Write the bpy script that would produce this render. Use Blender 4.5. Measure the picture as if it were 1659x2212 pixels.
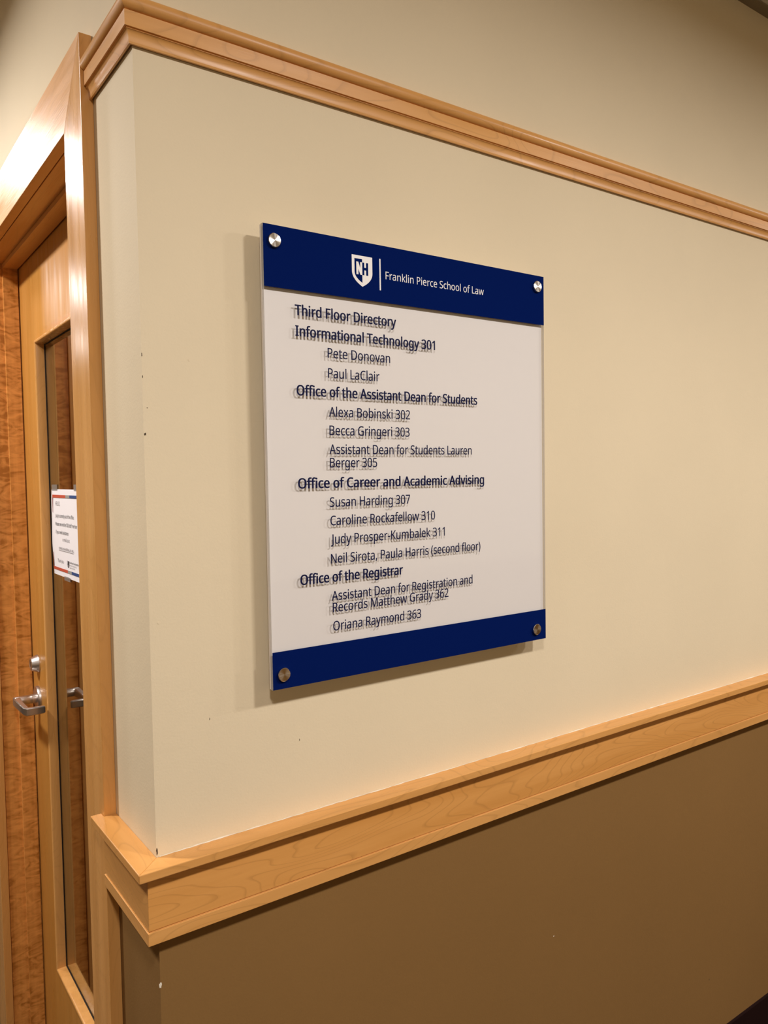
import bpy, bmesh, math, json, random
from mathutils import Matrix, Vector

for o in list(bpy.data.objects):
    bpy.data.objects.remove(o)
S = bpy.context.scene
COL = S.collection

# ------------------------------------------------------------------ camera
CAM = dict(x=-0.3720, y=-1.0981, z=1.5722, yaw=0.6217, pitch=-0.0465, roll=-0.0159, f=1691.788)


def make_camera():
    cy, sy = math.cos(CAM['yaw']), math.sin(CAM['yaw'])
    cp, sp = math.cos(CAM['pitch']), math.sin(CAM['pitch'])
    fwd = Vector((sy * cp, cy * cp, sp))
    r0 = Vector((cy, -sy, 0))
    u0 = r0.cross(fwd)
    c, s = math.cos(CAM['roll']), math.sin(CAM['roll'])
    R = c * r0 + s * u0
    U = -s * r0 + c * u0
    cd = bpy.data.cameras.new('camera')
    cd.sensor_fit = 'VERTICAL'
    cd.sensor_height = 36.0
    cd.lens = CAM['f'] / 2212.0 * 36.0
    cd.clip_start = 0.02
    cam = bpy.data.objects.new('camera', cd)
    m = Matrix(((R.x, U.x, -fwd.x, CAM['x']), (R.y, U.y, -fwd.y, CAM['y']), (R.z, U.z, -fwd.z, CAM['z']), (0, 0, 0, 1)))
    cam.matrix_world = m
    COL.objects.link(cam)
    S.camera = cam


make_camera()

# ------------------------------------------------------------------ exposure, world, lamps
S.view_settings.view_transform = 'Standard'
S.view_settings.look = 'None'
S.view_settings.gamma = 1.0
S.view_settings.use_curve_mapping = False
S.view_settings.exposure = 0.0
W = bpy.data.worlds.new('world')
S.world = W
W.use_nodes = True
W.node_tree.nodes['Background'].inputs[0].default_value = (0.02, 0.016, 0.012, 1)
W.node_tree.nodes['Background'].inputs[1].default_value = 1.0

CEIL = 2.7357
LIGHT_COL = (1.0, 0.94, 0.91)
FRONT_W, SIDE_W = 31.0, 17.0
SPREAD = 175.0
# (x, y, watts) of the recessed lamps along the corridor and along the side hall
LAMPS = [(-0.58, -1.55, FRONT_W), (0.93, -1.55, FRONT_W), (2.44, -1.55, FRONT_W), (3.95, -1.55, FRONT_W),
         (-1.00, 0.90, 37.0), (-0.47, 1.95, SIDE_W), (-0.97, 3.84, SIDE_W), (-1.30, 5.70, SIDE_W)]
for lx, ly, lw in LAMPS:
    ld = bpy.data.lights.new('lamp_light', 'AREA')
    ld.shape = 'DISK'
    ld.size = 0.22
    ld.energy = lw
    ld.color = LIGHT_COL
    ld.spread = math.radians(166.0 if ly == 0.90 else SPREAD)
    lo = bpy.data.objects.new('lamp_light', ld)
    lo.location = (lx, ly, CEIL - 0.012)
    COL.objects.link(lo)


# ------------------------------------------------------------------ object helpers
def tag(o, label=None, cat=None, group=None, kind=None):
    for k, v in (('label', label), ('category', cat), ('group', group), ('kind', kind)):
        if v:
            o[k] = v
    return o


def world_of(o):
    w = Matrix.Translation(o.location)
    return w if o.parent is None else world_of(o.parent) @ o.matrix_parent_inverse @ w


def link_mesh(name, me, mats, parent=None):
    o = bpy.data.objects.new(name, me)
    for m in (mats if isinstance(mats, (list, tuple)) else [mats]):
        me.materials.append(m)
    COL.objects.link(o)
    if parent is not None:
        o.parent = parent
        o.matrix_parent_inverse = world_of(parent).inverted()
    return o


def empty(name, loc, label, cat, kind=None, group=None):
    e = bpy.data.objects.new(name, None)
    e.location = loc
    e.empty_display_size = 0.05
    COL.objects.link(e)
    return tag(e, label, cat, group, kind)


class MB:
    """collects shapes into one mesh"""

    def __init__(self):
        self.bm = bmesh.new()

    def box(self, x0, x1, y0, y1, z0, z1, mat=0):
        v = [self.bm.verts.new((x, y, z)) for x in (x0, x1) for y in (y0, y1) for z in (z0, z1)]
        for f in ((0, 1, 3, 2), (4, 6, 7, 5), (0, 4, 5, 1), (2, 3, 7, 6), (0, 2, 6, 4), (1, 5, 7, 3)):
            self.bm.faces.new([v[i] for i in f]).material_index = mat
        return self

    def prism(self, pts, z0, z1, mat=0):
        """footprint polygon (x, y) extruded from z0 to z1"""
        a = [self.bm.verts.new((x, y, z0)) for x, y in pts]
        b = [self.bm.verts.new((x, y, z1)) for x, y in pts]
        n = len(pts)
        fs = [self.bm.faces.new(a[::-1]), self.bm.faces.new(b)]
        for i in range(n):
            fs.append(self.bm.faces.new((a[i], a[(i + 1) % n], b[(i + 1) % n], b[i])))
        for f in fs:
            f.material_index = mat
        return self

    def loft(self, rings, mat=0, caps=True):
        vs = [[self.bm.verts.new(p) for p in r] for r in rings]
        n = len(rings[0])
        for a, b in zip(vs, vs[1:]):
            for i in range(n):
                self.bm.faces.new((a[i], a[(i + 1) % n], b[(i + 1) % n], b[i])).material_index = mat
        if caps:
            self.bm.faces.new(vs[0][::-1]).material_index = mat
            self.bm.faces.new(vs[-1]).material_index = mat
        return self

    def lathe(self, origin, axis, prof, n=48, mat=0):
        """prof: (distance along axis, radius) list; closed with centre points when radius is 0"""
        axis = Vector(axis).normalized()
        t = Vector((0, 0, 1)) if abs(axis.z) < .9 else Vector((1, 0, 0))
        e1 = axis.cross(t).normalized()
        e2 = axis.cross(e1)
        o = Vector(origin)
        prev = None
        for d, r in prof:
            if r <= 1e-7:
                ring = [self.bm.verts.new(o + axis * d)]
            else:
                ring = [self.bm.verts.new(o + axis * d + (e1 * math.cos(2 * math.pi * k / n) + e2 * math.sin(2 * math.pi * k / n)) * r) for k in range(n)]
            if prev is not None:
                for k in range(n):
                    k2 = (k + 1) % n
                    if len(prev) == 1 and len(ring) == 1:
                        break
                    if len(prev) == 1:
                        f = self.bm.faces.new((prev[0], ring[k2], ring[k]))
                    elif len(ring) == 1:
                        f = self.bm.faces.new((prev[k], prev[k2], ring[0]))
                    else:
                        f = self.bm.faces.new((prev[k], prev[k2], ring[k2], ring[k]))
                    f.material_index = mat
            prev = ring
        return self

    def mitre(self, prof, side, far, mat=0):
        """closed profile of (projection, z) carried from the mitred wall corner along the front wall (side 'x')
        or along the left wall (side 'y') up to `far`"""
        if side == 'x':
            r = [[(-p, -p, z) for p, z in prof], [(far, -p, z) for p, z in prof]]
        else:
            r = [[(-p, -p, z) for p, z in prof], [(-p, far, z) for p, z in prof]]
        return self.loft(r, mat)

    def build(self, name, mats, parent=None, bevel=0.0, smooth=None, seg=2):
        bmesh.ops.remove_doubles(self.bm, verts=self.bm.verts, dist=1e-7)
        bmesh.ops.recalc_face_normals(self.bm, faces=self.bm.faces)
        me = bpy.data.meshes.new(name)
        self.bm.to_mesh(me)
        self.bm.free()
        o = link_mesh(name, me, mats, parent)
        if bevel:
            b = o.modifiers.new('bevel', 'BEVEL')
            b.width = bevel
            b.segments = seg
            b.limit_method = 'ANGLE'
            b.angle_limit = math.radians(35)
            b.harden_normals = False
        if smooth:
            me.shade_smooth()
            me.set_sharp_from_angle(angle=math.radians(smooth))
        return o


# ------------------------------------------------------------------ materials
def new_mat(name):
    m = bpy.data.materials.new(name)
    m.use_nodes = True
    nt = m.node_tree
    nt.nodes.clear()
    out = nt.nodes.new('ShaderNodeOutputMaterial')
    return m, nt, out


def N(nt, kind, **kw):
    n = nt.nodes.new(kind)
    for k, v in kw.items():
        if k in n.inputs:
            n.inputs[k].default_value = v
        else:
            setattr(n, k, v)
    return n


def rgba(c):
    return (c[0], c[1], c[2], 1.0)


def ramp(nt, stops):
    r = nt.nodes.new('ShaderNodeValToRGB')
    e = r.color_ramp.elements
    e[0].position, e[0].color = stops[0][0], rgba(stops[0][1])
    e[1].position, e[1].color = stops[-1][0], rgba(stops[-1][1])
    for p, c in stops[1:-1]:
        x = e.new(p)
        x.color = rgba(c)
    return r


def plain(name, col, rough=0.5, metal=0.0, spec=0.5, coat=0.0):
    m, nt, out = new_mat(name)
    b = N(nt, 'ShaderNodeBsdfPrincipled', Roughness=rough, Metallic=metal)
    b.inputs['Base Color'].default_value = rgba(col)
    b.inputs['Specular IOR Level'].default_value = spec
    b.inputs['Coat Weight'].default_value = coat
    nt.links.new(b.outputs[0], out.inputs[0])
    return m


def paint(name, col, var=0.03, bump=0.18, rough=0.7, spec=0.15):
    """rolled wall paint: orange-peel stipple and very faint patchiness"""
    m, nt, out = new_mat(name)
    L = nt.links.new
    tc = N(nt, 'ShaderNodeTexCoord')
    big = N(nt, 'ShaderNodeTexNoise', Scale=2.3, Detail=3.0)
    L(tc.outputs['Object'], big.inputs['Vector'])
    lo = tuple(c * (1 - var) for c in col)
    hi = tuple(min(1, c * (1 + var)) for c in col)
    r = ramp(nt, [(0.3, lo), (0.7, hi)])
    L(big.outputs['Fac'], r.inputs[0])
    fine = N(nt, 'ShaderNodeTexNoise', Scale=260.0, Detail=3.0)
    L(tc.outputs['Object'], fine.inputs['Vector'])
    lump = N(nt, 'ShaderNodeTexNoise', Scale=45.0, Detail=2.0)
    L(tc.outputs['Object'], lump.inputs['Vector'])
    add = N(nt, 'ShaderNodeMath', operation='ADD')
    L(fine.outputs['Fac'], add.inputs[0])
    L(lump.outputs['Fac'], add.inputs[1])
    bp = N(nt, 'ShaderNodeBump', Strength=bump, Distance=0.0012)
    L(add.outputs[0], bp.inputs['Height'])
    b = N(nt, 'ShaderNodeBsdfPrincipled', Roughness=rough)
    b.inputs['Specular IOR Level'].default_value = spec
    L(r.outputs[0], b.inputs['Base Color'])
    L(bp.outputs[0], b.inputs['Normal'])
    L(b.outputs[0], out.inputs[0])
    return m


def wood(name, axis, dark, light, rough=0.3, figure=0.35, contour=5.0, coat=0.0, bump=0.05, spec=0.5, seed=0.0):
    """varnished maple: streaky pores along `axis`, faint cathedral growth lines, brushed varnish"""
    m, nt, out = new_mat(name)
    L = nt.links.new
    tc = N(nt, 'ShaderNodeTexCoord')
    ax = 'xyz'.index(axis)

    def mapped(along, across):
        mp = N(nt, 'ShaderNodeMapping')
        s = [across] * 3
        s[ax] = along
        mp.inputs['Scale'].default_value = s
        mp.inputs['Location'].default_value = (seed, seed * 1.7, seed * 0.6)
        L(tc.outputs['Object'], mp.inputs['Vector'])
        return mp

    m1 = mapped(1.2, 22.0)
    n1 = N(nt, 'ShaderNodeTexNoise', Scale=1.0, Detail=5.0, Roughness=0.6, Distortion=0.4)
    L(m1.outputs[0], n1.inputs['Vector'])
    mid = tuple((a + b) / 2 for a, b in zip(dark, light))
    r1 = ramp(nt, [(0.25, dark), (0.5, mid), (0.75, light)])
    L(n1.outputs['Fac'], r1.inputs[0])
    # growth-ring contours
    m2 = mapped(2.2, 9.0)
    n2 = N(nt, 'ShaderNodeTexNoise', Scale=1.0, Detail=1.5, Roughness=0.45, Distortion=0.3)
    L(m2.outputs[0], n2.inputs['Vector'])
    mul = N(nt, 'ShaderNodeMath', operation='MULTIPLY')
    mul.inputs[1].default_value = contour * 4
    L(n2.outputs['Fac'], mul.inputs[0])
    fr = N(nt, 'ShaderNodeMath', operation='FRACT')
    L(mul.outputs[0], fr.inputs[0])
    r2 = ramp(nt, [(0.0, (0.35, 0.35, 0.35)), (0.08, (0, 0, 0)), (0.82, (0, 0, 0)), (1.0, (1, 1, 1))])
    L(fr.outputs[0], r2.inputs[0])
    fm = N(nt, 'ShaderNodeMath', operation='MULTIPLY')
    fm.inputs[1].default_value = figure
    L(r2.outputs[0], fm.inputs[0])
    mx = N(nt, 'ShaderNodeMix', data_type='RGBA')
    L(fm.outputs[0], mx.inputs[0])
    L(r1.outputs[0], mx.inputs[6])
    mx.inputs[7].default_value = rgba(tuple(c * 0.66 for c in dark))
    # fine pores
    m3 = mapped(14.0, 420.0)
    n3 = N(nt, 'ShaderNodeTexNoise', Scale=1.0, Detail=2.0)
    L(m3.outputs[0], n3.inputs['Vector'])
    m4 = mapped(3.0, 60.0)
    n4 = N(nt, 'ShaderNodeTexNoise', Scale=1.0, Detail=2.0)
    L(m4.outputs[0], n4.inputs['Vector'])
    ad = N(nt, 'ShaderNodeMath', operation='ADD')
    L(n3.outputs['Fac'], ad.inputs[0])
    L(n4.outputs['Fac'], ad.inputs[1])
    bp = N(nt, 'ShaderNodeBump', Strength=bump, Distance=0.001)
    L(ad.outputs[0], bp.inputs['Height'])
    b = N(nt, 'ShaderNodeBsdfPrincipled', Roughness=rough)
    b.inputs['Specular IOR Level'].default_value = spec
    b.inputs['Coat Weight'].default_value = coat
    b.inputs['Coat Roughness'].default_value = 0.12
    m5 = mapped(3.5, 34.0)
    n5 = N(nt, 'ShaderNodeTexNoise', Scale=1.0, Detail=3.0)
    L(m5.outputs[0], n5.inputs['Vector'])
    mr = N(nt, 'ShaderNodeMapRange')
    mr.inputs['From Min'].default_value, mr.inputs['From Max'].default_value = 0.3, 0.7
    mr.inputs['To Min'].default_value, mr.inputs['To Max'].default_value = rough * 0.75, rough * 1.3
    L(n5.outputs['Fac'], mr.inputs['Value'])
    L(mr.outputs[0], b.inputs['Roughness'])
    L(mx.outputs[2], b.inputs['Base Color'])
    L(bp.outputs[0], b.inputs['Normal'])
    L(b.outputs[0], out.inputs[0])
    return m


def curly_veneer(name, dark, light):
    """curly maple veneer: upright grain crossed by short rippling bands"""
    m, nt, out = new_mat(name)
    L = nt.links.new
    tc = N(nt, 'ShaderNodeTexCoord')
    mp = N(nt, 'ShaderNodeMapping')
    mp.inputs['Scale'].default_value = (16.0, 16.0, 38.0)
    L(tc.outputs['Object'], mp.inputs['Vector'])
    n1 = N(nt, 'ShaderNodeTexNoise', Scale=1.0, Detail=3.0, Roughness=0.5, Distortion=2.2)
    L(mp.outputs[0], n1.inputs['Vector'])
    mp2 = N(nt, 'ShaderNodeMapping')
    mp2.inputs['Scale'].default_value = (40.0, 40.0, 1.1)
    L(tc.outputs['Object'], mp2.inputs['Vector'])
    n2 = N(nt, 'ShaderNodeTexNoise', Scale=1.0, Detail=3.0)
    L(mp2.outputs[0], n2.inputs['Vector'])
    ad = N(nt, 'ShaderNodeMath', operation='MULTIPLY_ADD')
    ad.inputs[1].default_value = 0.45
    L(n2.outputs['Fac'], ad.inputs[0])
    sc = N(nt, 'ShaderNodeMath', operation='MULTIPLY')
    sc.inputs[1].default_value = 0.55
    L(n1.outputs['Fac'], sc.inputs[0])
    L(sc.outputs[0], ad.inputs[2])
    mid = tuple(a * .45 + b * .55 for a, b in zip(dark, light))
    r = ramp(nt, [(0.38, dark), (0.47, mid), (0.60, light)])
    L(ad.outputs[0], r.inputs[0])
    bp = N(nt, 'ShaderNodeBump', Strength=0.15, Distance=0.001)
    L(n1.outputs['Fac'], bp.inputs['Height'])
    b = N(nt, 'ShaderNodeBsdfPrincipled', Roughness=0.4)
    b.inputs['Specular IOR Level'].default_value = 0.4
    L(r.outputs[0], b.inputs['Base Color'])
    L(bp.outputs[0], b.inputs['Normal'])
    L(b.outputs[0], out.inputs[0])
    return m


def brushed(name, col, rough=0.3, axis=None, aniso=0.0):
    m, nt, out = new_mat(name)
    b = N(nt, 'ShaderNodeBsdfPrincipled', Roughness=rough, Metallic=1.0)
    b.inputs['Base Color'].default_value = rgba(col)
    if axis:
        t = N(nt, 'ShaderNodeTangent', direction_type='RADIAL', axis=axis)
        b.inputs['Anisotropic'].default_value = aniso
        nt.links.new(t.outputs[0], b.inputs['Tangent'])
        # turning marks round the face
        tc = N(nt, 'ShaderNodeTexCoord')
        nz = N(nt, 'ShaderNodeTexNoise', Scale=900.0, Detail=2.0)
        nt.links.new(tc.outputs['Object'], nz.inputs['Vector'])
        mr = N(nt, 'ShaderNodeMapRange')
        mr.inputs['To Min'].default_value = rough * 0.8
        mr.inputs['To Max'].default_value = rough * 1.25
        nt.links.new(nz.outputs['Fac'], mr.inputs['Value'])
        nt.links.new(mr.outputs[0], b.inputs['Roughness'])
    nt.links.new(b.outputs[0], out.inputs[0])
    return m


def clear_acrylic(name):
    m, nt, out = new_mat(name)
    L = nt.links.new
    tr = N(nt, 'ShaderNodeBsdfTransparent')
    tr.inputs[0].default_value = (0.97, 0.97, 0.965, 1)
    gl = N(nt, 'ShaderNodeBsdfGlossy', Roughness=0.06)
    fr = N(nt, 'ShaderNodeFresnel', IOR=1.49)
    ge = N(nt, 'ShaderNodeNewGeometry')
    inv = N(nt, 'ShaderNodeMath', operation='SUBTRACT')
    inv.inputs[0].default_value = 1.0
    L(ge.outputs['Backfacing'], inv.inputs[1])
    mu = N(nt, 'ShaderNodeMath', operation='MULTIPLY')
    L(fr.outputs[0], mu.inputs[0])
    L(inv.outputs[0], mu.inputs[1])
    mx = N(nt, 'ShaderNodeMixShader')
    L(mu.outputs[0], mx.inputs[0])
    L(tr.outputs[0], mx.inputs[1])
    L(gl.outputs[0], mx.inputs[2])
    L(mx.outputs[0], out.inputs[0])
    return m


def edge_acrylic(name):
    """saw-cut edge of the clear sheet: milky, partly see-through"""
    m, nt, out = new_mat(name)
    L = nt.links.new
    tr = N(nt, 'ShaderNodeBsdfTransparent')
    tr.inputs[0].default_value = (0.9, 0.88, 0.86, 1)
    df = N(nt, 'ShaderNodeBsdfDiffuse')
    df.inputs[0].default_value = (0.62, 0.60, 0.58, 1)
    mx = N(nt, 'ShaderNodeMixShader')
    mx.inputs[0].default_value = 0.55
    L(tr.outputs[0], mx.inputs[1])
    L(df.outputs[0], mx.inputs[2])
    L(mx.outputs[0], out.inputs[0])
    return m


def window_glass(name):
    m, nt, out = new_mat(name)
    g = N(nt, 'ShaderNodeBsdfGlass', Roughness=0.0, IOR=1.85)
    g.inputs[0].default_value = (0.96, 0.95, 0.92, 1)
    nt.links.new(g.outputs[0], out.inputs[0])
    return m


def clear_tape(name):
    m, nt, out = new_mat(name)
    L = nt.links.new
    tr = N(nt, 'ShaderNodeBsdfTransparent')
    gl = N(nt, 'ShaderNodeBsdfPrincipled', Roughness=0.35)
    gl.inputs['Base Color'].default_value = (0.30, 0.29, 0.27, 1)
    mx = N(nt, 'ShaderNodeMixShader')
    mx.inputs[0].default_value = 0.45
    L(tr.outputs[0], mx.inputs[1])
    L(gl.outputs[0], mx.inputs[2])
    L(mx.outputs[0], out.inputs[0])
    return m


CREAM = (0.755, 0.645, 0.45)
TAN = (0.242, 0.132, 0.043)
M_CREAM = paint('cream_paint', CREAM)
M_TAN = paint('tan_paint', TAN)
M_CEIL = paint('ceiling_paint', (0.72, 0.68, 0.60), bump=0.3)
M_REVEAL_SHADE = plain('reveal_shade', (0.25, 0.20, 0.13), 0.6)  # dark colour stands in for the shade in the ceiling reveal
M_CARPET = paint('carpet', (0.06, 0.045, 0.032), var=0.25, bump=0.8, rough=0.95, spec=0.05)
M_RUBBER = plain('rubber_base', (0.012, 0.003, 0.003), 0.5, spec=0.2)
WD, WL = (0.60, 0.285, 0.073), (0.77, 0.40, 0.128)
M_WX = wood('maple_along_x', 'x', WD, WL, rough=0.34)
M_WY = wood('maple_along_y', 'y', WD, WL, rough=0.30, seed=3.1)
M_WZ = wood('maple_upright', 'z', WD, WL, rough=0.27, figure=0.16, bump=0.1, seed=5.7)
M_HEAD = wood('maple_head', 'y', WD, WL, rough=0.38, figure=0.16, bump=0.3, seed=9.2)
M_APRON = wood('maple_figured', 'x', (0.61, 0.275, 0.064), (0.76, 0.375, 0.108), rough=0.38, figure=0.42, contour=7.0, seed=1.3)
M_DOOR = wood('maple_door', 'z', (0.52, 0.235, 0.040), (0.65, 0.31, 0.070), rough=0.36, figure=0.12, seed=7.7)
M_CURLY = curly_veneer('curly_maple', (0.42, 0.155, 0.022), (0.80, 0.36, 0.090))
M_DARK = plain('dark_gap', (0.012, 0.007, 0.005), 0.7)
M_STEEL = brushed('satin_steel', (0.66, 0.61, 0.57), 0.36)
M_CAP = brushed('turned_steel', (0.76, 0.72, 0.66), 0.20, axis='Y', aniso=0.93)
M_BLUE = plain('navy_vinyl', (0.0022, 0.0105, 0.092), 0.5, spec=0.0)
M_NAVYTXT = plain('navy_lettering', (0.004, 0.006, 0.045), 0.5, spec=0.1)
M_WHITE = plain('white_backing', (0.86, 0.82, 0.80), 0.5)
M_VINYLW = plain('white_lettering', (0.86, 0.83, 0.80), 0.45)
M_CLEAR = clear_acrylic('clear_acrylic')
M_EDGE = edge_acrylic('acrylic_edge')
M_GLASS = window_glass('door_glass')
M_PAPER = plain('paper', (0.86, 0.83, 0.84), 0.7, spec=0.2)
M_INK = plain('black_ink', (0.03, 0.028, 0.028), 0.7)
M_INKG = plain('grey_ink', (0.13, 0.12, 0.12), 0.7)
M_RED = plain('red_ink', (0.52, 0.075, 0.03), 0.7)
M_DRED = plain('maroon_ink', (0.23, 0.03, 0.03), 0.7)
M_GREY = plain('grey_ink_band', (0.30, 0.30, 0.27), 0.7)
M_BLUEI = plain('blue_ink', (0.018, 0.055, 0.19), 0.7)
M_TAPE = clear_tape('clear_tape')
M_CAULK = plain('caulk', (0.78, 0.70, 0.56), 0.7)
M_CHIP = plain('bare_plaster', (0.80, 0.74, 0.62), 0.8)
M_SCUFF = plain('dark_scuff', (0.07, 0.045, 0.025), 0.8)
M_OFFICE = paint('office_paint', (0.25, 0.19, 0.11))

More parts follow.
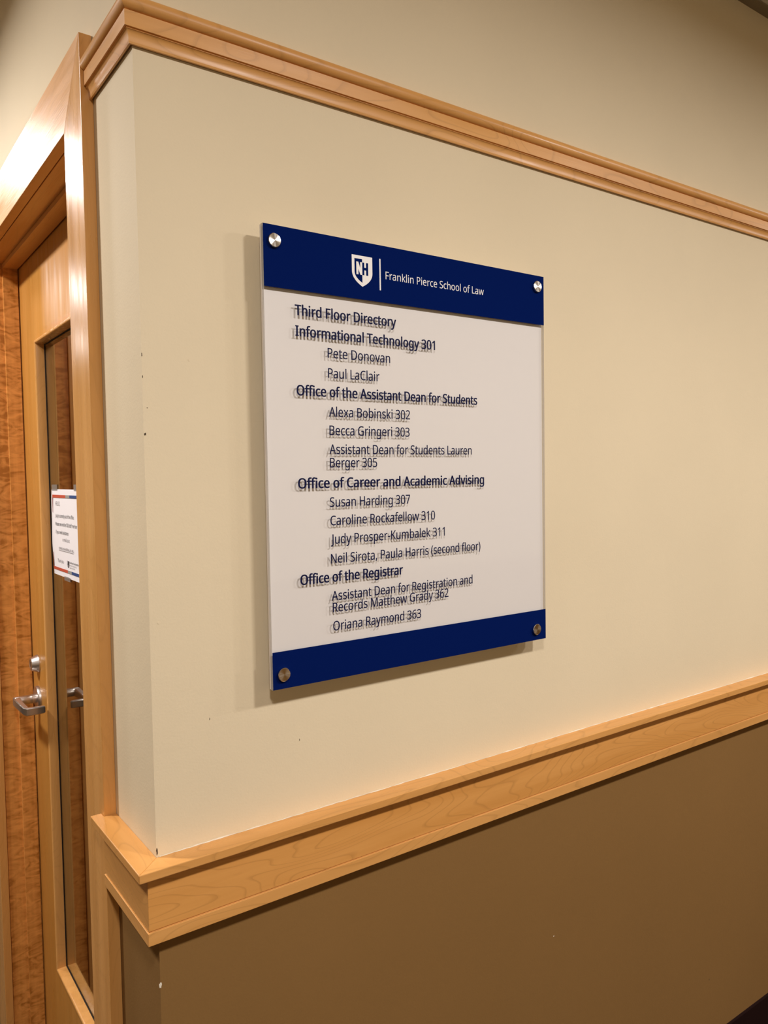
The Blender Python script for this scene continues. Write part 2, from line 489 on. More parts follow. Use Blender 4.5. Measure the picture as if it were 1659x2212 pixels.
# ------------------------------------------------------------------ lettering (outline data, 480 units to the cap height)
GLYPHS = json.loads('''{"(":[201,[[144,-106,126,-106,92,-67,67,-22,51,28,35,78,27,130,27,184,27,239,35,291,51,342,67,393,92,439,126,480,144,480,163,480,181,480,150,437,126,391,110,340,95,290,87,238,87,185,87,133,95,82,110,32,126,-18,150,-64,181,-106,162,-106]]],")":[201,[[39,-106,21,-106,52,-64,75,-18,91,32,107,82,115,133,115,185,115,238,107,290,91,340,75,391,51,437,20,480,39,480,57,480,76,480,110,439,135,393,151,342,167,291,175,239,175,184,175,130,167,78,151,28,135,-22,110,-67,76,-106,58,-106]]],",":[180,[[42,-87,28,-87,34,-61,40,-33,47,-3,53,28,58,55,61,78,82,78,103,78,124,78,126,75,127,73,129,71,123,47,115,21,104,-8,93,-36,82,-62,71,-87,57,-87]]],"-":[216,[[81,154,27,154,27,171,27,189,27,206,81,206,135,206,189,206,189,189,189,171,189,154,135,154]]],".":[180,[[101,-9,89,-9,78,-9,69,-6,60,1,52,9,48,20,48,36,48,53,52,64,60,71,69,78,78,81,89,81,101,81,111,78,119,71,127,64,132,53,132,36,132,20,127,9,119,1,111,-6]]],"0":[384,[[230,-7,191,-7,137,-7,97,15,72,59,46,102,33,163,33,240,33,292,38,337,49,373,59,410,76,438,99,458,123,477,153,487,191,487,245,487,285,465,312,422,338,379,351,318,351,240,351,189,346,145,335,108,324,71,307,43,284,23,261,3],[155,44,191,44,227,44,253,60,268,92,284,125,291,174,291,240,291,306,284,355,268,388,253,420,227,437,191,437,155,437,130,420,115,388,100,355,92,306,92,240,92,175,100,125,115,93,130,60]]],"1":[384,[[200,0,181,0,181,112,181,223,181,335,181,354,181,370,181,381,182,393,182,405,183,418,176,411,170,405,164,400,158,395,151,388,142,381,125,367,108,353,91,339,80,352,70,366,60,379,103,412,146,446,189,480,206,480,222,480,238,480,238,320,238,160,238,0,219,0]]],"2":[384,[[138,0,32,0,32,16,32,33,32,49,74,91,116,134,158,176,182,200,202,222,219,240,236,259,248,278,257,296,265,314,269,334,269,355,269,382,261,402,246,415,230,429,210,436,185,436,161,436,141,432,123,424,106,416,88,405,69,390,59,403,48,417,38,430,56,445,78,459,102,470,127,481,154,486,185,486,229,486,265,475,291,452,317,430,330,398,330,359,330,334,325,310,314,288,304,267,290,245,271,224,253,202,231,179,207,155,173,122,140,89,107,56,107,56,107,55,107,54,188,54,268,54,349,54,349,36,349,18,349,0,244,0]]],"3":[384,[[204,-7,162,-7,137,-7,113,-5,92,-1,71,3,50,10,30,19,30,38,30,56,30,75,50,65,72,57,95,51,119,46,141,43,163,43,206,43,237,51,256,68,275,85,284,108,284,138,284,168,272,189,249,202,225,216,192,222,150,222,134,222,119,222,103,222,103,239,103,256,103,273,119,273,135,273,150,273,190,273,220,281,240,298,260,314,271,336,271,363,271,387,263,405,247,417,231,430,210,437,183,437,157,437,135,433,117,425,99,418,80,408,62,396,53,410,43,423,33,437,50,450,71,462,96,471,122,481,150,486,183,486,233,486,270,475,294,453,319,430,331,402,331,367,331,335,322,309,304,290,286,271,262,259,232,253,232,252,232,251,232,250,270,245,299,233,318,214,336,194,346,168,346,136,346,109,339,84,326,62,313,40,293,24,266,11,239,-1]]],"5":[384,[[223,-7,167,-7,142,-7,119,-4,97,0,75,4,57,11,42,19,42,38,42,57,42,75,58,65,78,58,101,52,124,46,146,44,167,44,203,44,231,52,253,69,275,86,285,112,285,147,285,178,276,202,257,219,237,236,207,244,165,244,153,244,138,243,122,241,106,239,93,237,83,234,73,241,64,247,54,253,60,329,66,404,72,480,152,480,232,480,312,480,312,462,312,444,312,426,249,426,186,426,122,426,118,379,115,333,111,287,118,288,129,290,142,291,155,293,169,294,185,294,234,294,273,282,302,257,331,233,346,198,346,153,346,103,330,64,299,36,267,7]]],"6":[384,[[247,-7,200,-7,170,-7,142,1,118,16,93,31,73,55,59,86,44,117,37,157,37,205,37,239,40,273,46,307,52,340,63,370,79,397,95,424,117,446,146,462,174,478,211,486,257,486,266,486,276,486,288,485,299,484,308,482,316,480,316,463,316,447,316,430,308,433,299,435,288,436,278,437,268,438,258,438,227,438,201,433,181,422,160,412,144,398,132,380,120,362,111,342,106,318,101,295,97,270,96,244,97,244,99,244,100,244,110,259,125,273,143,284,161,295,185,300,214,300,255,300,289,288,314,262,340,237,353,201,353,154,353,104,339,65,311,36,284,8],[177,43,199,43,228,43,251,52,268,70,285,88,294,116,294,154,294,185,286,209,271,227,256,245,232,254,201,254,180,254,162,249,146,241,131,232,119,221,110,208,101,194,97,180,97,166,97,147,101,127,108,108,116,89,127,74,142,61,158,49]]],"7":[384,[[113,0,91,0,157,142,223,284,288,426,202,426,116,426,30,426,30,444,30,462,30,480,137,480,244,480,351,480,351,464,351,449,351,434,286,289,221,145,156,0,135,0]]],":":[180,[[101,278,89,278,78,278,69,282,60,289,52,296,48,308,48,324,48,341,52,353,60,359,69,366,78,369,89,369,101,369,111,366,119,359,127,353,132,341,132,324,132,308,127,296,119,289,111,282],[101,-9,89,-9,78,-9,69,-6,60,1,52,9,48,20,48,36,48,53,52,64,60,71,69,78,78,81,89,81,101,81,111,78,119,71,127,64,132,53,132,36,132,20,127,9,119,1,111,-6]]],"@":[604,[[320,-60,291,-60,238,-60,193,-50,155,-30,118,-11,89,18,69,55,49,92,39,136,39,188,39,230,45,268,58,304,71,339,90,370,115,397,139,423,169,443,204,458,240,472,279,480,324,480,370,480,412,470,448,451,484,431,513,404,534,368,554,332,565,289,565,240,565,219,562,199,558,179,553,160,546,142,536,126,526,110,514,97,500,88,485,78,468,73,449,73,428,73,412,79,400,91,388,103,381,116,378,132,377,132,376,132,375,132,367,115,355,101,339,90,323,79,304,73,280,73,246,73,220,85,201,107,183,130,173,161,173,198,173,228,179,254,191,276,202,299,219,317,240,330,261,343,287,349,316,349,335,349,355,348,374,344,393,341,408,337,418,333,416,288,414,242,412,197,411,189,411,183,411,180,411,176,411,174,411,173,411,149,415,134,423,126,432,119,441,115,453,115,467,115,478,121,488,132,498,143,505,159,510,178,515,197,518,218,518,240,518,282,509,317,493,346,476,375,453,397,423,412,394,428,361,435,324,435,273,435,230,425,194,404,159,383,133,354,115,317,96,280,87,238,87,190,87,124,105,73,140,38,175,2,225,-15,291,-15,318,-15,344,-12,369,-6,394,0,416,6,435,13,435,-2,435,-17,435,-32,416,-40,394,-47,370,-52,346,-57],[270,115,289,115,314,115,332,124,343,143,354,162,361,186,362,216,363,244,365,272,366,300,360,302,353,304,344,305,335,306,326,307,316,307,294,307,277,302,263,291,250,280,240,266,234,249,229,233,226,215,226,197,226,168,231,147,243,134,254,121]]],"A":[429,[[20,0,0,0,62,161,125,321,187,482,206,482,224,482,242,482,304,321,366,161,428,0,408,0,387,0,366,0,347,49,328,99,308,148,245,148,182,148,118,148,99,99,80,49,61,0,41,0],[156,251,138,202,189,202,240,202,290,202,272,251,254,299,236,347,235,351,233,357,230,367,227,376,224,386,221,396,218,406,215,414,214,419,210,405,207,392,203,378,199,365,195,355,193,347,175,299]]],"B":[437,[[121,0,65,0,65,160,65,320,65,480,111,480,156,480,202,480,262,480,307,471,338,453,369,435,384,405,384,361,384,332,376,309,361,290,345,272,322,260,293,255,293,253,293,252,293,251,313,248,331,242,348,234,364,225,377,213,386,197,396,182,400,161,400,136,400,93,385,59,356,36,326,12,285,0,234,0,178,0],[126,326,126,275,155,275,185,275,214,275,255,275,284,282,299,295,314,308,322,328,322,354,322,380,312,399,294,411,275,422,246,428,205,428,178,428,152,428,126,428,126,377],[126,109,126,51,158,51,190,51,222,51,265,51,294,59,311,76,328,92,336,114,336,141,336,166,327,186,310,202,293,217,262,225,218,225,187,225,156,225,126,225,126,167]]],"C":[424,[[288,-7,261,-7,212,-7,172,3,139,24,106,44,82,72,65,109,49,147,41,190,41,240,41,289,50,331,67,368,85,405,111,434,146,455,180,476,222,486,271,486,322,486,366,477,404,458,396,441,388,424,379,407,365,414,348,420,330,425,312,430,292,433,271,433,219,433,179,416,149,381,120,347,105,300,105,240,105,180,119,133,146,98,174,64,215,46,270,46,291,46,311,48,330,52,349,55,367,60,385,65,385,48,385,30,385,13,367,6,348,1,329,-2,310,-5]]],"D":[490,[[110,0,65,0,65,160,65,320,65,480,114,480,164,480,213,480,261,480,303,471,338,453,374,435,401,408,420,374,440,339,449,296,449,244,449,163,427,102,383,61,339,20,278,0,199,0,154,0],[126,177,126,52,147,52,169,52,191,52,321,52,385,115,385,242,385,306,370,353,338,383,307,413,262,428,204,428,178,428,152,428,126,428,126,302]]],"E":[373,[[154,0,65,0,65,160,65,320,65,480,154,480,244,480,333,480,333,462,333,444,333,426,264,426,195,426,126,426,126,377,126,327,126,277,191,277,256,277,321,277,321,259,321,242,321,224,256,224,191,224,126,224,126,167,126,110,126,53,195,53,264,53,333,53,333,35,333,18,333,0,244,0]]],"F":[349,[[85,0,65,0,65,160,65,320,65,480,154,480,244,480,333,480,333,462,333,444,333,426,264,426,195,426,126,426,126,370,126,313,126,257,191,257,255,257,320,257,320,239,320,221,320,203,255,203,191,203,126,203,126,136,126,68,126,0,105,0]]],"G":[489,[[304,-7,271,-7,221,-7,179,3,145,23,111,43,85,72,67,108,50,145,41,189,41,240,41,290,51,333,71,370,90,407,119,435,155,456,192,476,237,486,289,486,316,486,342,484,366,479,390,474,412,467,433,458,425,441,417,423,410,406,393,413,374,420,352,425,331,430,309,433,286,433,229,433,184,416,152,381,120,347,104,300,104,240,104,202,110,168,123,139,135,109,154,87,181,70,207,54,242,46,285,46,306,46,324,47,338,49,353,51,367,54,379,57,379,105,379,152,379,199,344,199,308,199,273,199,273,217,273,235,273,253,329,253,384,253,439,253,439,175,439,96,439,18,413,10,387,3,361,-1,334,-5]]],"H":[498,[[85,0,65,0,65,160,65,320,65,480,85,480,105,480,126,480,126,412,126,344,126,277,208,277,289,277,371,277,371,344,371,412,371,480,392,480,412,480,432,480,432,320,432,160,432,0,412,0,392,0,371,0,371,75,371,149,371,224,289,224,208,224,126,224,126,149,126,75,126,0,105,0]]],"I":[228,[[85,0,27,0,27,12,27,23,27,35,46,39,64,43,83,48,83,176,83,303,83,431,64,436,46,440,27,445,27,456,27,468,27,480,85,480,142,480,200,480,200,468,200,456,200,445,181,440,163,436,144,431,144,303,144,176,144,48,163,43,181,39,200,35,200,23,200,12,200,0,142,0]]],"J":[183,[[35,-128,-3,-128,-13,-128,-23,-127,-31,-125,-39,-124,-46,-122,-52,-119,-52,-102,-52,-85,-52,-68,-45,-70,-38,-71,-30,-73,-21,-74,-13,-75,-4,-75,7,-75,18,-72,28,-68,38,-63,46,-56,52,-44,59,-33,62,-17,62,3,62,162,62,321,62,480,82,480,102,480,122,480,122,322,122,165,122,7,122,-39,111,-73,88,-95,65,-117]]],"K":[416,[[85,0,65,0,65,160,65,320,65,480,85,480,105,480,126,480,126,401,126,322,126,243,139,258,153,274,167,289,181,304,194,319,208,334,251,383,295,431,338,480,361,480,385,480,408,480,345,410,282,340,218,271,284,180,350,90,416,0,392,0,368,0,345,0,288,76,231,153,175,229,158,215,142,200,126,186,126,124,126,62,126,0,105,0]]],"L":[352,[[155,0,65,0,65,160,65,320,65,480,85,480,105,480,126,480,126,338,126,196,126,54,195,54,265,54,335,54,335,36,335,18,335,0,245,0]]],"M":[609,[[84,0,65,0,65,160,65,320,65,480,95,480,125,480,154,480,204,349,253,218,302,87,303,87,304,87,305,87,355,218,405,349,455,480,485,480,514,480,544,480,544,320,544,160,544,0,524,0,504,0,484,0,484,98,484,197,484,295,484,318,485,341,486,364,487,387,488,405,489,420,488,420,487,420,486,420,433,280,380,140,326,0,310,0,293,0,277,0,224,140,171,280,119,420,118,420,117,420,116,420,118,407,119,388,120,364,120,341,121,316,121,291,121,194,121,97,121,0,102,0]]],"N":[510,[[84,0,65,0,65,160,65,320,65,480,88,480,112,480,135,480,220,347,306,215,391,83,392,83,393,83,394,83,393,90,393,101,392,115,391,129,391,145,390,162,389,179,389,195,389,209,389,299,389,389,389,480,408,480,426,480,445,480,445,320,445,160,445,0,422,0,398,0,375,0,289,133,204,266,118,398,117,398,116,398,116,398,117,383,118,363,119,340,120,317,121,293,121,268,121,179,121,89,121,0,102,0]]],"O":[525,[[311,-7,263,-7,213,-7,172,4,139,24,106,45,81,74,65,111,49,148,41,191,41,241,41,290,49,333,65,370,81,407,106,435,139,456,172,477,213,487,263,487,311,487,351,477,384,456,417,436,442,407,458,370,475,333,484,290,484,240,484,191,475,147,458,110,442,74,417,45,384,24,351,4],[208,46,263,46,317,46,357,63,382,98,407,132,420,180,420,240,420,301,407,348,382,382,357,417,317,434,263,434,209,434,169,417,143,382,118,348,105,301,105,240,105,180,118,132,143,98,169,63]]],"P":[406,[[85,0,65,0,65,160,65,320,65,480,107,480,150,480,192,480,255,480,300,467,329,443,358,418,372,383,372,338,372,312,366,287,354,264,342,241,322,223,294,208,267,194,229,187,181,187,162,187,144,187,126,187,126,124,126,62,126,0,105,0],[126,302,126,238,142,238,158,238,174,238,220,238,254,246,276,261,298,275,310,300,310,336,310,367,300,390,280,405,260,420,229,428,187,428,166,428,146,428,126,428,126,365]]],"R":[418,[[85,0,65,0,65,160,65,320,65,480,109,480,153,480,197,480,257,480,301,468,329,446,358,423,372,389,372,343,372,318,367,296,358,279,349,262,337,249,322,239,307,229,292,221,276,215,320,143,364,72,408,0,384,0,361,0,337,0,298,66,260,132,221,198,189,198,157,198,126,198,126,132,126,66,126,0,105,0],[126,308,126,249,150,249,173,249,197,249,236,249,265,257,283,272,301,288,310,310,310,340,310,372,300,394,281,407,263,421,233,427,194,427,171,427,148,427,126,427,126,368]]],"S":[369,[[218,-7,166,-7,139,-7,114,-5,91,-1,69,3,49,9,34,16,34,35,34,55,34,74,50,67,70,60,94,54,118,49,143,46,169,46,204,46,231,53,249,66,268,80,277,99,277,123,277,139,273,152,267,163,260,173,248,183,232,192,216,202,193,211,164,222,123,236,92,255,72,276,51,298,40,327,40,364,40,390,47,411,60,429,73,448,91,462,114,471,137,481,163,486,193,486,220,486,244,484,266,479,288,474,308,467,326,459,319,442,313,425,307,408,290,415,272,421,253,426,233,431,213,433,192,433,162,433,139,427,124,414,109,401,101,384,101,363,101,347,105,334,111,323,118,312,129,303,144,294,160,286,180,276,206,267,234,256,258,245,278,233,297,222,312,207,322,191,332,174,337,153,337,128,337,86,322,53,291,29,260,5]]],"T":[373,[[177,0,156,0,156,142,156,284,156,426,107,426,57,426,7,426,7,444,7,462,7,480,126,480,246,480,366,480,366,462,366,444,366,426,316,426,267,426,217,426,217,284,217,142,217,0,197,0]]],"U":[491,[[286,-7,243,-7,184,-7,138,10,107,42,76,74,60,117,60,171,60,274,60,377,60,480,81,480,101,480,121,480,121,376,121,272,121,169,121,130,131,99,152,78,173,56,204,46,246,46,290,46,321,57,341,80,360,103,370,133,370,169,370,273,370,376,370,480,390,480,410,480,430,480,430,376,430,273,430,169,430,136,423,106,410,80,396,53,376,32,348,16,321,1]]],"a":[377,[[175,-7,144,-7,112,-7,85,2,63,19,42,36,31,63,31,100,31,136,45,164,73,183,101,202,145,213,203,215,224,216,244,216,265,217,265,224,265,231,265,238,265,268,258,289,245,301,232,313,214,318,190,318,171,318,153,316,136,310,119,304,103,298,89,291,83,306,77,320,71,335,86,344,105,351,126,357,148,363,170,366,193,366,237,366,270,356,291,337,312,318,322,287,322,245,322,163,322,82,322,0,308,0,294,0,279,0,276,17,272,34,268,51,267,51,266,51,265,51,250,31,233,17,216,7,199,-2],[139,41,158,41,188,41,214,49,234,66,254,83,264,109,264,144,264,154,264,165,264,176,246,175,229,175,211,174,166,172,135,165,118,152,101,140,92,122,92,99,92,79,98,64,110,55,123,46]]],"b":[413,[[272,-7,228,-7,199,-7,176,-2,158,9,141,19,126,31,116,46,115,46,113,46,111,46,107,30,103,15,99,0,85,0,71,0,57,0,57,170,57,340,57,510,77,510,96,510,116,510,116,469,116,428,116,386,116,371,116,357,115,344,115,330,114,320,113,312,114,312,115,312,116,312,126,328,141,340,158,351,176,361,199,366,228,366,272,366,308,350,335,319,363,288,376,242,376,180,376,118,362,72,335,40,308,9],[180,42,219,42,251,42,275,54,291,78,307,102,315,136,315,181,315,272,283,317,218,317,180,317,153,306,138,284,124,262,116,228,116,182,116,181,116,180,116,179,116,135,123,101,138,78,153,54]]],"c":[322,[[222,-7,201,-7,170,-7,141,0,117,13,92,26,72,46,58,73,44,101,37,135,37,178,37,222,44,258,59,286,74,314,94,334,119,347,145,360,173,367,206,367,224,367,242,365,259,361,276,357,289,353,300,347,294,331,288,315,282,298,271,302,259,306,244,310,230,313,217,315,204,315,133,315,98,270,98,179,98,135,107,102,124,79,141,56,167,44,201,44,221,44,238,46,253,50,268,54,282,59,294,65,294,48,294,30,294,13,282,6,269,2,254,-2,240,-5]]],"d":[413,[[213,-7,185,-7,140,-7,104,9,77,40,50,71,37,118,37,179,37,241,50,288,78,319,105,351,141,367,185,367,213,367,236,362,254,351,271,341,286,328,297,314,298,314,300,314,301,314,300,319,300,328,299,339,297,351,297,360,297,367,297,415,297,463,297,510,317,510,336,510,356,510,356,340,356,170,356,0,340,0,324,0,308,0,305,16,302,32,300,48,299,48,298,48,297,48,286,33,272,20,254,9,236,-1],[162,42,194,42,232,42,259,53,274,74,290,94,298,126,298,168,298,171,298,175,298,179,298,223,290,258,275,282,261,306,233,318,193,318,162,318,138,305,122,280,106,254,98,221,98,178,98,135,106,102,122,78,138,54]]],"e":[379,[[235,-7,210,-7,176,-7,146,0,120,14,94,28,73,49,59,76,44,104,37,137,37,177,37,217,44,251,57,279,70,307,89,329,112,344,136,359,164,367,196,367,227,367,254,360,276,347,298,333,315,314,327,290,339,265,345,237,345,204,345,192,345,180,345,169,262,169,180,169,98,169,99,128,109,97,129,76,149,54,177,44,213,44,236,44,256,46,274,50,291,54,310,60,328,69,328,51,328,34,328,17,310,9,292,3,274,-1,256,-5],[103,248,99,216,161,216,222,216,283,216,283,246,276,271,262,290,247,309,225,318,195,318,167,318,145,309,129,291,112,273]]],"f":[231,[[93,0,73,0,73,105,73,210,73,314,52,314,31,314,10,314,10,323,10,333,10,342,31,349,52,355,73,362,73,369,73,376,73,383,73,429,84,463,104,483,125,504,153,514,190,514,204,514,217,513,229,510,241,508,251,505,260,502,255,486,250,471,244,455,237,458,229,460,220,462,210,464,201,465,191,465,171,465,156,459,147,446,137,432,132,412,132,383,132,376,132,368,132,360,163,360,193,360,223,360,223,345,223,330,223,314,193,314,163,314,132,314,132,210,132,105,132,0,113,0]]],"g":[413,[[250,-161,195,-161,142,-161,99,-154,65,-138,65,-120,65,-102,65,-84,101,-103,145,-112,198,-112,229,-112,253,-103,271,-85,289,-67,298,-42,298,-11,298,-6,298,-1,298,3,298,9,298,16,298,27,299,37,299,44,300,48,299,48,298,48,297,48,273,11,236,-7,185,-7,139,-7,102,10,76,42,50,75,37,121,37,179,37,237,50,282,76,316,102,350,139,367,185,367,208,367,230,362,249,353,268,344,284,331,298,312,299,312,300,312,301,312,304,328,306,344,309,360,325,360,340,360,356,360,356,238,356,116,356,-6,356,-58,343,-96,317,-122,290,-148],[163,42,194,42,230,42,257,51,273,71,290,90,298,122,298,165,298,170,298,175,298,179,298,229,290,264,273,285,256,306,229,317,193,317,163,317,139,305,123,281,106,257,98,223,98,179,98,134,106,100,123,77,139,53]]],"h":[415,[[77,0,57,0,57,170,57,340,57,510,77,510,96,510,116,510,116,460,116,411,116,361,116,343,115,326,113,310,114,310,116,310,117,310,128,329,144,343,164,352,184,361,206,366,229,366,273,366,306,356,328,335,350,314,361,281,361,234,361,156,361,78,361,0,341,0,322,0,302,0,302,77,302,154,302,230,302,288,275,317,222,317,181,317,154,306,139,283,124,260,116,228,116,186,116,124,116,62,116,0,96,0]]],"i":[173,[[96,420,87,420,77,420,69,423,62,429,56,435,52,445,52,457,52,470,56,480,62,486,69,492,77,495,87,495,96,495,104,492,111,486,118,480,122,470,122,457,122,445,118,435,111,429,104,423],[77,0,57,0,57,120,57,240,57,360,77,360,96,360,116,360,116,240,116,120,116,0,96,0]]],"k":[359,[[77,0,57,0,57,170,57,340,57,510,77,510,96,510,116,510,116,422,116,333,116,244,116,237,115,227,115,216,114,204,114,194,113,185,114,185,115,185,116,185,118,189,122,194,128,201,133,208,138,214,144,221,150,228,154,234,158,238,197,279,235,319,273,360,296,360,319,360,343,360,294,309,245,257,197,206,249,137,301,69,353,0,329,0,305,0,281,0,240,56,198,112,156,168,143,156,129,144,116,132,116,88,116,44,116,0,96,0]]],"l":[173,[[77,0,57,0,57,170,57,340,57,510,77,510,96,510,116,510,116,340,116,170,116,0,96,0]]],"m":[628,[[77,0,57,0,57,120,57,240,57,360,73,360,89,360,105,360,108,344,111,327,113,311,115,311,116,311,117,311,128,330,143,344,162,353,181,362,201,367,223,367,279,367,316,347,333,306,334,306,335,306,336,306,349,327,365,342,386,352,407,362,429,367,452,367,493,367,523,356,543,335,563,315,574,281,574,234,574,156,574,78,574,0,554,0,535,0,515,0,515,77,515,154,515,232,515,289,491,317,442,317,407,317,382,307,367,287,352,267,345,237,345,199,345,133,345,66,345,0,325,0,306,0,286,0,286,77,286,154,286,232,286,289,261,317,212,317,176,317,151,306,137,283,123,261,116,229,116,187,116,124,116,62,116,0,96,0]]],"n":[415,[[77,0,57,0,57,120,57,240,57,360,73,360,89,360,105,360,108,344,111,327,113,311,115,311,116,311,117,311,128,330,145,344,165,353,186,362,208,367,230,367,273,367,306,356,328,335,350,315,361,281,361,234,361,156,361,78,361,0,341,0,322,0,302,0,302,77,302,154,302,230,302,288,275,317,222,317,182,317,154,306,139,283,124,261,116,229,116,187,116,124,116,62,116,0,96,0]]],"o":[406,[[254,-7,202,-7,170,-7,142,1,117,15,92,30,73,51,58,79,44,107,37,141,37,181,37,240,52,286,82,318,112,351,153,367,204,367,237,367,266,359,290,345,315,330,335,309,349,282,363,254,370,221,370,181,370,121,355,75,325,42,294,10],[167,42,203,42,240,42,266,55,283,80,300,104,309,138,309,181,309,223,300,257,283,281,266,305,240,317,203,317,166,317,139,305,123,281,106,257,98,223,98,181,98,138,106,104,123,80,140,55]]],"p":[413,[[77,-161,57,-161,57,13,57,186,57,360,73,360,89,360,105,360,108,344,111,327,113,311,114,311,115,311,116,311,127,327,141,340,158,351,176,361,199,367,228,367,273,367,308,351,335,320,363,289,376,243,376,181,376,119,363,73,335,41,308,9,272,-7,228,-7,200,-7,177,-1,159,9,141,20,126,32,116,46,115,46,113,46,112,46,113,38,114,28,115,17,116,5,116,-5,116,-13,116,-63,116,-112,116,-161,96,-161],[180,42,219,42,241,42,259,48,273,60,287,73,298,89,305,110,312,131,315,154,315,181,315,223,307,255,291,280,275,305,251,317,218,317,181,317,155,307,140,286,125,266,117,234,116,192,116,188,116,184,116,181,116,136,123,102,138,78,153,54]]],"r":[277,[[77,0,57,0,57,120,57,240,57,360,73,360,89,360,105,360,108,338,110,316,112,294,113,294,114,294,115,294,126,314,141,331,160,345,178,360,200,367,225,367,232,367,239,366,247,366,255,365,261,364,267,363,265,345,262,326,260,308,254,310,248,311,241,312,234,313,227,313,221,313,203,313,185,308,169,298,153,288,140,274,131,256,121,237,116,216,116,192,116,128,116,64,116,0,96,0]]],"s":[322,[[192,-7,148,-7,123,-7,101,-5,83,-1,65,3,49,9,35,16,35,34,35,52,35,70,49,63,67,56,87,50,107,44,128,41,149,41,179,41,201,46,214,55,228,65,234,78,234,94,234,103,232,111,227,118,222,125,213,133,200,140,188,147,169,155,146,164,122,173,103,182,86,191,69,200,57,210,48,223,39,236,34,252,34,271,34,302,47,325,72,342,96,358,129,367,169,367,191,367,212,365,231,360,250,356,268,350,284,343,277,327,271,311,264,296,249,302,233,307,216,312,200,316,183,318,165,318,141,318,123,314,110,307,97,299,91,288,91,275,91,265,94,256,99,249,105,243,115,236,129,229,142,223,160,215,183,206,206,198,226,189,242,180,258,170,270,160,279,147,287,135,291,119,291,99,291,64,278,38,253,20,227,2]]],"t":[242,[[178,-7,167,-7,148,-7,131,-3,115,3,99,10,86,21,77,37,67,53,62,76,62,105,62,175,62,244,62,314,45,314,28,314,11,314,11,324,11,333,11,343,28,350,45,358,62,366,70,392,78,417,86,443,98,443,109,443,121,443,121,415,121,388,121,360,156,360,190,360,225,360,225,345,225,330,225,314,190,314,156,314,121,314,121,245,121,176,121,106,121,84,126,68,137,57,147,47,161,42,177,42,186,42,195,42,205,44,214,46,222,47,228,49,228,34,228,19,228,4,221,1,212,-2,201,-4,189,-6]]],"u":[415,[[207,-7,184,-7,141,-7,108,4,86,25,64,45,53,79,53,124,53,203,53,281,53,360,73,360,93,360,113,360,113,283,113,206,113,128,113,71,139,42,193,42,233,42,260,54,276,76,291,98,299,131,299,173,299,235,299,298,299,360,319,360,338,360,358,360,358,240,358,120,358,0,342,0,326,0,310,0,307,16,304,32,301,48,300,48,299,48,298,48,287,29,270,15,250,6,229,-2]]],"v":[341,[[159,0,136,0,91,120,45,240,0,360,21,360,42,360,63,360,89,289,114,218,140,148,143,138,147,127,151,115,155,103,159,91,162,80,165,69,167,60,169,52,169,52,170,52,171,52,173,60,176,69,179,81,182,92,186,103,190,116,195,128,198,138,201,148,227,218,253,289,278,360,299,360,320,360,341,360,296,240,250,120,204,0,182,0]]],"w":[528,[[128,1,106,1,73,121,40,241,7,361,28,361,48,361,69,361,85,297,102,233,118,169,123,149,128,130,132,110,137,90,140,74,142,61,143,61,143,61,144,61,146,69,148,78,151,89,153,101,156,112,159,125,162,137,165,148,169,158,190,225,211,293,232,361,254,361,275,361,297,361,317,293,338,225,359,158,364,143,368,126,373,108,378,90,381,75,383,62,384,62,385,62,385,62,387,73,390,88,395,108,399,128,404,148,410,169,426,233,443,297,460,361,480,361,500,361,520,361,487,241,454,121,420,1,397,1,374,1,351,1,331,68,310,136,289,203,284,222,279,240,274,258,270,275,267,289,265,299,264,299,263,299,262,299,260,289,257,275,253,258,249,240,244,222,238,203,216,135,195,68,173,1,151,1]]],"x":[355,[[34,0,12,0,56,61,99,123,142,184,101,243,60,301,18,360,41,360,63,360,85,360,116,315,147,270,178,224,209,270,239,315,270,360,292,360,314,360,336,360,295,301,254,243,212,184,256,123,300,61,343,0,321,0,298,0,276,0,243,48,211,96,178,144,145,96,112,48,79,0,56,0]]],"y":[343,[[91,-161,56,-161,46,-161,36,-161,28,-160,20,-158,13,-157,7,-156,7,-140,7,-124,7,-109,12,-110,18,-111,25,-111,32,-112,39,-113,47,-113,68,-113,84,-107,97,-95,109,-84,119,-68,127,-49,133,-33,139,-17,146,-1,97,119,49,240,1,360,22,360,43,360,64,360,90,292,116,223,142,155,148,137,154,120,160,104,165,87,169,72,172,57,173,57,174,57,175,57,177,68,181,83,187,101,193,119,199,137,206,156,230,224,254,292,279,360,300,360,321,360,343,360,291,223,239,87,187,-50,175,-84,159,-111,139,-131,119,-151]]]," ":[175,[]]}''')


def text_outline(body, offset=0.0):
    """flat mesh data of a line of lettering in glyph units / 1000: returns (verts, faces, width)"""
    c = bpy.data.curves.new('lettering', 'CURVE')
    c.dimensions = '2D'
    c.fill_mode = 'FRONT'
    c.resolution_u = 5
    c.offset = offset
    x = 0
    for ch in body:
        adv, splines = GLYPHS[ch]
        for P in splines:
            n = len(P) // 6
            s = c.splines.new('BEZIER')
            s.bezier_points.add(n - 1)
            s.use_cyclic_u = True
            for i, b in enumerate(s.bezier_points):
                q = P[6 * i:6 * i + 6]
                b.handle_left_type = b.handle_right_type = 'FREE'
                b.handle_left = ((q[0] + x) / 1000, q[1] / 1000, 0)
                b.co = ((q[2] + x) / 1000, q[3] / 1000, 0)
                b.handle_right = ((q[4] + x) / 1000, q[5] / 1000, 0)
        x += adv
    o = bpy.data.objects.new('lettering', c)
    COL.objects.link(o)
    dg = bpy.context.evaluated_depsgraph_get()
    me = bpy.data.meshes.new_from_object(o.evaluated_get(dg))
    vs = [v.co.copy() for v in me.vertices]
    fs = [list(p.vertices) for p in me.polygons]
    bpy.data.objects.remove(o)
    bpy.data.curves.remove(c)
    bpy.data.meshes.remove(me)
    return vs, fs


